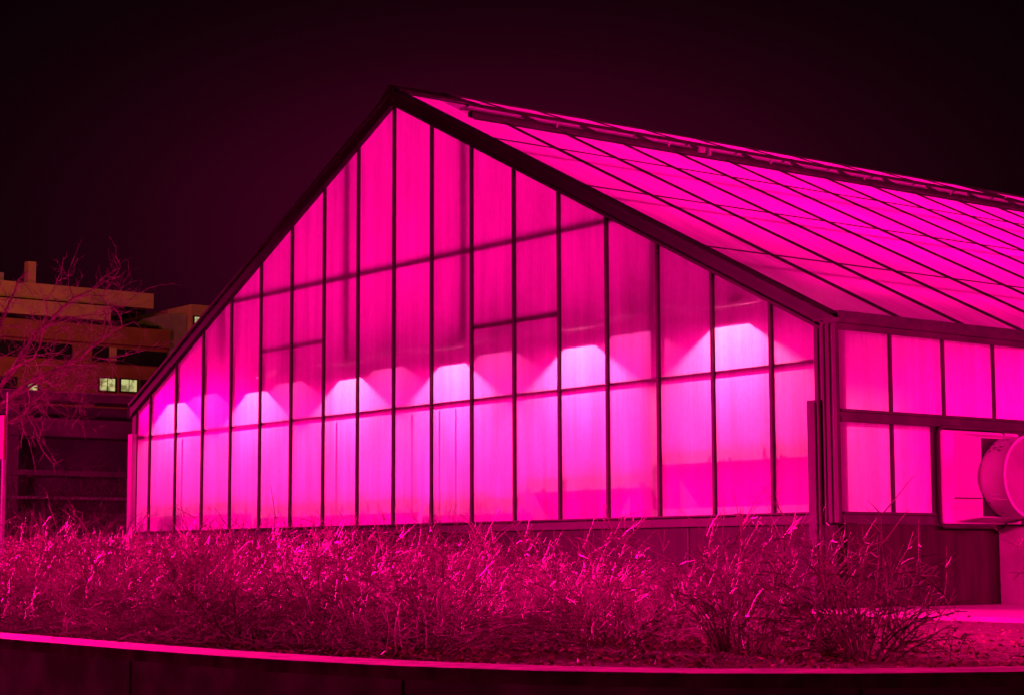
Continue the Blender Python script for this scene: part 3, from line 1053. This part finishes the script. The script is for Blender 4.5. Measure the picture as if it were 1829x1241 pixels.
def grow(p, d, L, r, depth):
    n = 5
    pts = curve(p, d, L, n, rnd.uniform(-.03, .02), .16, rnd)
    cw.tube(pts, [r * (1 - .55 * i / n) for i in range(n + 1)], 4 if r > .02 else 3)
    if depth <= 0:
        return
    for q in range(rnd.choice((2, 3, 3, 4))):
        i = rnd.randint(1, n)
        t = (pts[i] - pts[i - 1]).normalized()
        s = Vector((rnd.gauss(0, 1), rnd.gauss(0, 1), rnd.gauss(.05, .8))).normalized()
        grow(pts[i], t * .9 + s * rnd.uniform(.5, 1.1), L * rnd.uniform(.38, .72), max(.0035, r * .5), depth - 1)


limbs = [
    ([(-40, 760), (20, 660), (70, 590), (130, 535), (215, 478)], .07, .4),
    ([(-40, 760), (40, 690), (120, 645), (185, 605), (240, 575)], .06, -.3),
    ([(-30, 740), (60, 690), (140, 640), (220, 635), (290, 620)], .045, .2),
    ([(-40, 720), (-10, 620), (10, 560), (30, 500), (40, 505)], .06, .5),
    ([(-40, 780), (40, 740), (90, 690), (130, 660), (180, 640)], .05, .0),
    ([(10, 670), (60, 640), (75, 600), (80, 540), (110, 485)], .035, -.5),
    ([(120, 645), (135, 690), (140, 740), (147, 770)], .022, .1),
    ([(185, 605), (190, 560), (188, 520), (213, 482)], .022, .3),
    ([(70, 590), (110, 565), (150, 565), (200, 560), (265, 515)], .028, .2),
    ([(60, 690), (100, 700), (130, 690), (170, 690)], .02, -.2),
    ([(-40, 760), (0, 720), (40, 720), (60, 760), (75, 800)], .03, .4),
]
for lp, r, off in limbs:
    n = len(lp)
    pts = []
    for i, (x, y) in enumerate(lp):
        pts.append(px_point(x, y, 29 + off * i * .7))
    # refine
    fine = []
    for i in range(n - 1):
        for k in range(3):
            fine.append(pts[i].lerp(pts[i + 1], k / 3) + Vector((rnd.gauss(0, .02), rnd.gauss(0, .02), rnd.gauss(0, .02))))
    fine.append(pts[-1])
    m = len(fine)
    cw.tube(fine, [max(.005, r * .55 * (1 - .8 * i / (m - 1))) for i in range(m)], 5)
    for i in range(2, m):
        t = (fine[i] - fine[i - 1]).normalized()
        for q in range(2 if i < m - 3 else 1):
            s = Vector((rnd.gauss(0, 1), rnd.gauss(0, 1), rnd.gauss(.1, .9))).normalized()
            grow(fine[i], t * .8 + s, rnd.uniform(.3, .85) * (.45 + .55 * (m - i) / m), max(.004, r * .16), 2 if i < m * .6 else 1)
o = cw.build('crown', M['tree_bark'], T)
o.matrix_parent_inverse = tv

# small scrub below the tree, in front of the parking deck
lowp = make_bush(tuple(px_point(60, 1000, 33).xy) + (GZ,), 'tall scrubby bush under the bare tree in front of the parking deck', 'scrub bushes in front of the parking deck', 55, ('twig_dark', 'twig'), canes=44, h=2.2, spread=.7, thick=1.9, twigs=9, base=.5)
lowp.name = 'scrub_bush'
for i, (px, dd, lab) in enumerate(((140, 35, 'tall scrubby bush midway between the sign post and the greenhouse corner'), (205, 34, 'tall scrubby bush right beside the left greenhouse corner'), (0, 34, 'tall scrubby bush behind the sign post'))):
    q = copy_thing(lowp, tuple(px_point(px, 1000, dd).xy) + (GZ,), 1.3 * i + 1, lab, .95)

# ------------------------------------------------------------------ parking deck in the middle distance
PD = thing('parking_deck', 'low dark open-sided parking deck with horizontal concrete bands behind the tree', 'parking garage', loc=(-34, 8, GZ))
pv = Matrix.Translation((34, -8, -GZ))


def db(mb, n, m):
    o = mb.build(n, M[m], PD)
    o.matrix_parent_inverse = pv
    return o


XD = -32.0
db(MB().box(XD - 14, XD - 1.2, -16, 30, GZ, 6.0), 'deck_core', 'deck_shade')
for z0, z1, d in ((2.0, 2.95, 0), (3.95, 4.1, .1), (5.05, 5.55, 0), (6.05, 6.25, .05)):
    db(MB().box(XD - 1.2, XD + d, -16, 30, z0, z1), 'slab_band', 'deck')
db(MB().box(XD - .1, XD + .06, -16, 30, 6.26, 6.30).box(XD - .1, XD + .04, -16, 30, 3.30, 3.38), 'handrail', 'pale')
for k in range(12):
    y = -15 + k * 4
    db(MB().box(XD - 1.1, XD - .4, y, y + .4, GZ, 6.05), 'column', 'deck')
random.seed(4)
for y, z in ((6.9, 4.62), (7.4, 4.6), (8.6, 4.63), (5.4, 4.6), (6.6, 3.72), (7.3, 3.75), (7.6, 3.7), (8.7, 3.74), (5.9, 3.7)):
    db(MB().box(XD - .62, XD - .58, y, y + .16, z, z + .05), 'lamp_tube', 'bulb')

# ------------------------------------------------------------------ far brick building
FB_ = thing('brick_building', 'large brick hospital-like building with stepped roof and a few lit windows far behind', 'building', loc=(-66, 24, GZ))
fv = Matrix.Translation((66, -24, -GZ))


def hb(mb, n, m, parent=None):
    o = mb.build(n, M[m], parent or FB_)
    if parent is None:
        o.matrix_parent_inverse = fv
    return o


XB = -60.0
hb(MB().box(XB - 18, XB, 2, 28.25, GZ, 11.15), 'main_wall', 'brick')
hb(MB().box(XB - 18, XB + .12, 2, 28.3, 11.16, 11.95), 'parapet_band', 'brick')
hb(MB().box(XB - 18, XB - .6, 2, 28.1, 11.96, 12.2), 'roof_recess_shade', 'dark_glass_and_shade')  # dark colour stands in for shadow under the upper band
hb(MB().box(XB - 17, XB - .2, 2, 25.5, 12.21, 12.85), 'upper_band', 'band')
hb(MB().box(XB - 17, XB - 1.8, 2, 28.0, 12.86, 13.05), 'upper_recess_shade', 'dark_glass_and_shade')  # dark colour stands in for shadow beneath the penthouse
hb(MB().box(XB - 17, XB - 1.2, 2, 28.1, 13.06, 13.75), 'penthouse', 'band')
hb(MB().box(XB - 1.9, XB - 1.5, 22.1, 22.48, 12.86, 14.75), 'chimney', 'band')
hb(MB().box(XB - 2.2, XB - 1.9, 20.9, 21.16, 13.7, 14.2), 'flue', 'deck')
hb(MB().box(XB - 18, XB - .05, 28.3, 29.2, GZ, 12.75), 'wing_wall', 'deck')
hb(MB().box(XB - 18, XB + .3, 29.25, 34.5, GZ, 13.2), 'stair_tower', 'band')
def window(y0, y1, z0, z1, mat, x=XB, panes=1):
    w = hb(MB().box(x + .005, x + .05, y0 - .06, y1 + .06, z0 - .06, z1 + .06), 'window_frame', 'dark_glass_and_shade')
    wd = (y1 - y0) / panes
    for k in range(panes):
        MB().box(x + .055, x + .06, y0 + k * wd + .02, y0 + (k + 1) * wd - .02, z0, z1).build('pane', M[mat], w)
window(24.9, 25.66, 9.08, 9.62, 'lit', panes=2)
window(25.93, 26.72, 9.10, 9.62, 'lit', panes=2)
window(21.55, 22.0, 8.84, 9.22, 'lit', panes=1)
window(29.38, 30.05, 12.26, 12.62, 'lit', x=XB + .3, panes=2)
window(25.7, 28.1, 10.35, 10.9, 'dark_glass_and_shade', panes=6)
window(24.6, 25.25, 10.4, 10.95, 'dark_glass_and_shade', panes=2)
window(19.5, 21.0, 8.84, 9.4, 'dark_glass_and_shade', panes=3)
window(26.95, 28.0, 9.05, 9.6, 'dark_glass_and_shade', panes=2)
window(18.5, 23.5, 10.4, 10.95, 'dark_glass_and_shade', panes=8)
hb(MB().box(XB + .06, XB + .12, 25.33, 25.66, 10.4, 11.0), 'wall_fin', 'band')


# ------------------------------------------------------------------ unseen open-sided shelters added to carry the fill lamps left and right
def fill_lamp_shelter(name_label, x0, x1, y0, y1, zb, zt):
    g = thing('fill_lamp_shelter', name_label, 'greenhouse', loc=((x0 + x1) / 2, (y0 + y1) / 2, zb))
    gi = Matrix.Translation((-(x0 + x1) / 2, -(y0 + y1) / 2, -zb))
    def q(mb, n, m):
        o = mb.build(n, M[m], g)
        o.matrix_parent_inverse = gi
    for x in (x0, x1):
        y = y0
        while y <= y1 + .01:
            q(MB().box(x - .05, x + .05, y - .05, y + .05, zb, zt), 'post', 'trim')
            y += (y1 - y0) / 4
    xm = (x0 + x1) / 2
    zr_ = zt + (x1 - x0) * .22
    q(MB().hexa([(x0 - .2, y0, zt), (x0 - .2, y1, zt), (x0 - .2, y1, zt + .03), (x0 - .2, y0, zt + .03)], [(xm, y0, zr_), (xm, y1, zr_), (xm, y1, zr_ + .03), (xm, y0, zr_ + .03)]), 'roof_slope', 'pale')
    q(MB().hexa([(xm, y0, zr_), (xm, y1, zr_), (xm, y1, zr_ + .03), (xm, y0, zr_ + .03)], [(x1 + .2, y0, zt), (x1 + .2, y1, zt), (x1 + .2, y1, zt + .03), (x1 + .2, y0, zt + .03)]), 'roof_slope', 'pale')
    q(MB().box(x0 - .06, x1 + .06, y0 - .04, y0 + .04, zt - .1, zt - .002), 'tie_beam', 'trim')
    q(MB().box(x0 - .06, x1 + .06, y1 - .04, y1 + .04, zt - .1, zt - .002), 'tie_beam', 'trim')


fill_lamp_shelter('unseen open-sided shelter added for magenta fill lamps right of the lit path', 16.9, 23.0, -6.0, 14.0, 0.0, 4.6)
fill_lamp_shelter('unseen open-sided shelter added for magenta fill lamps left of the bare tree', -22.0, -9.8, -7.9, -2.4, GZ, 5.0)
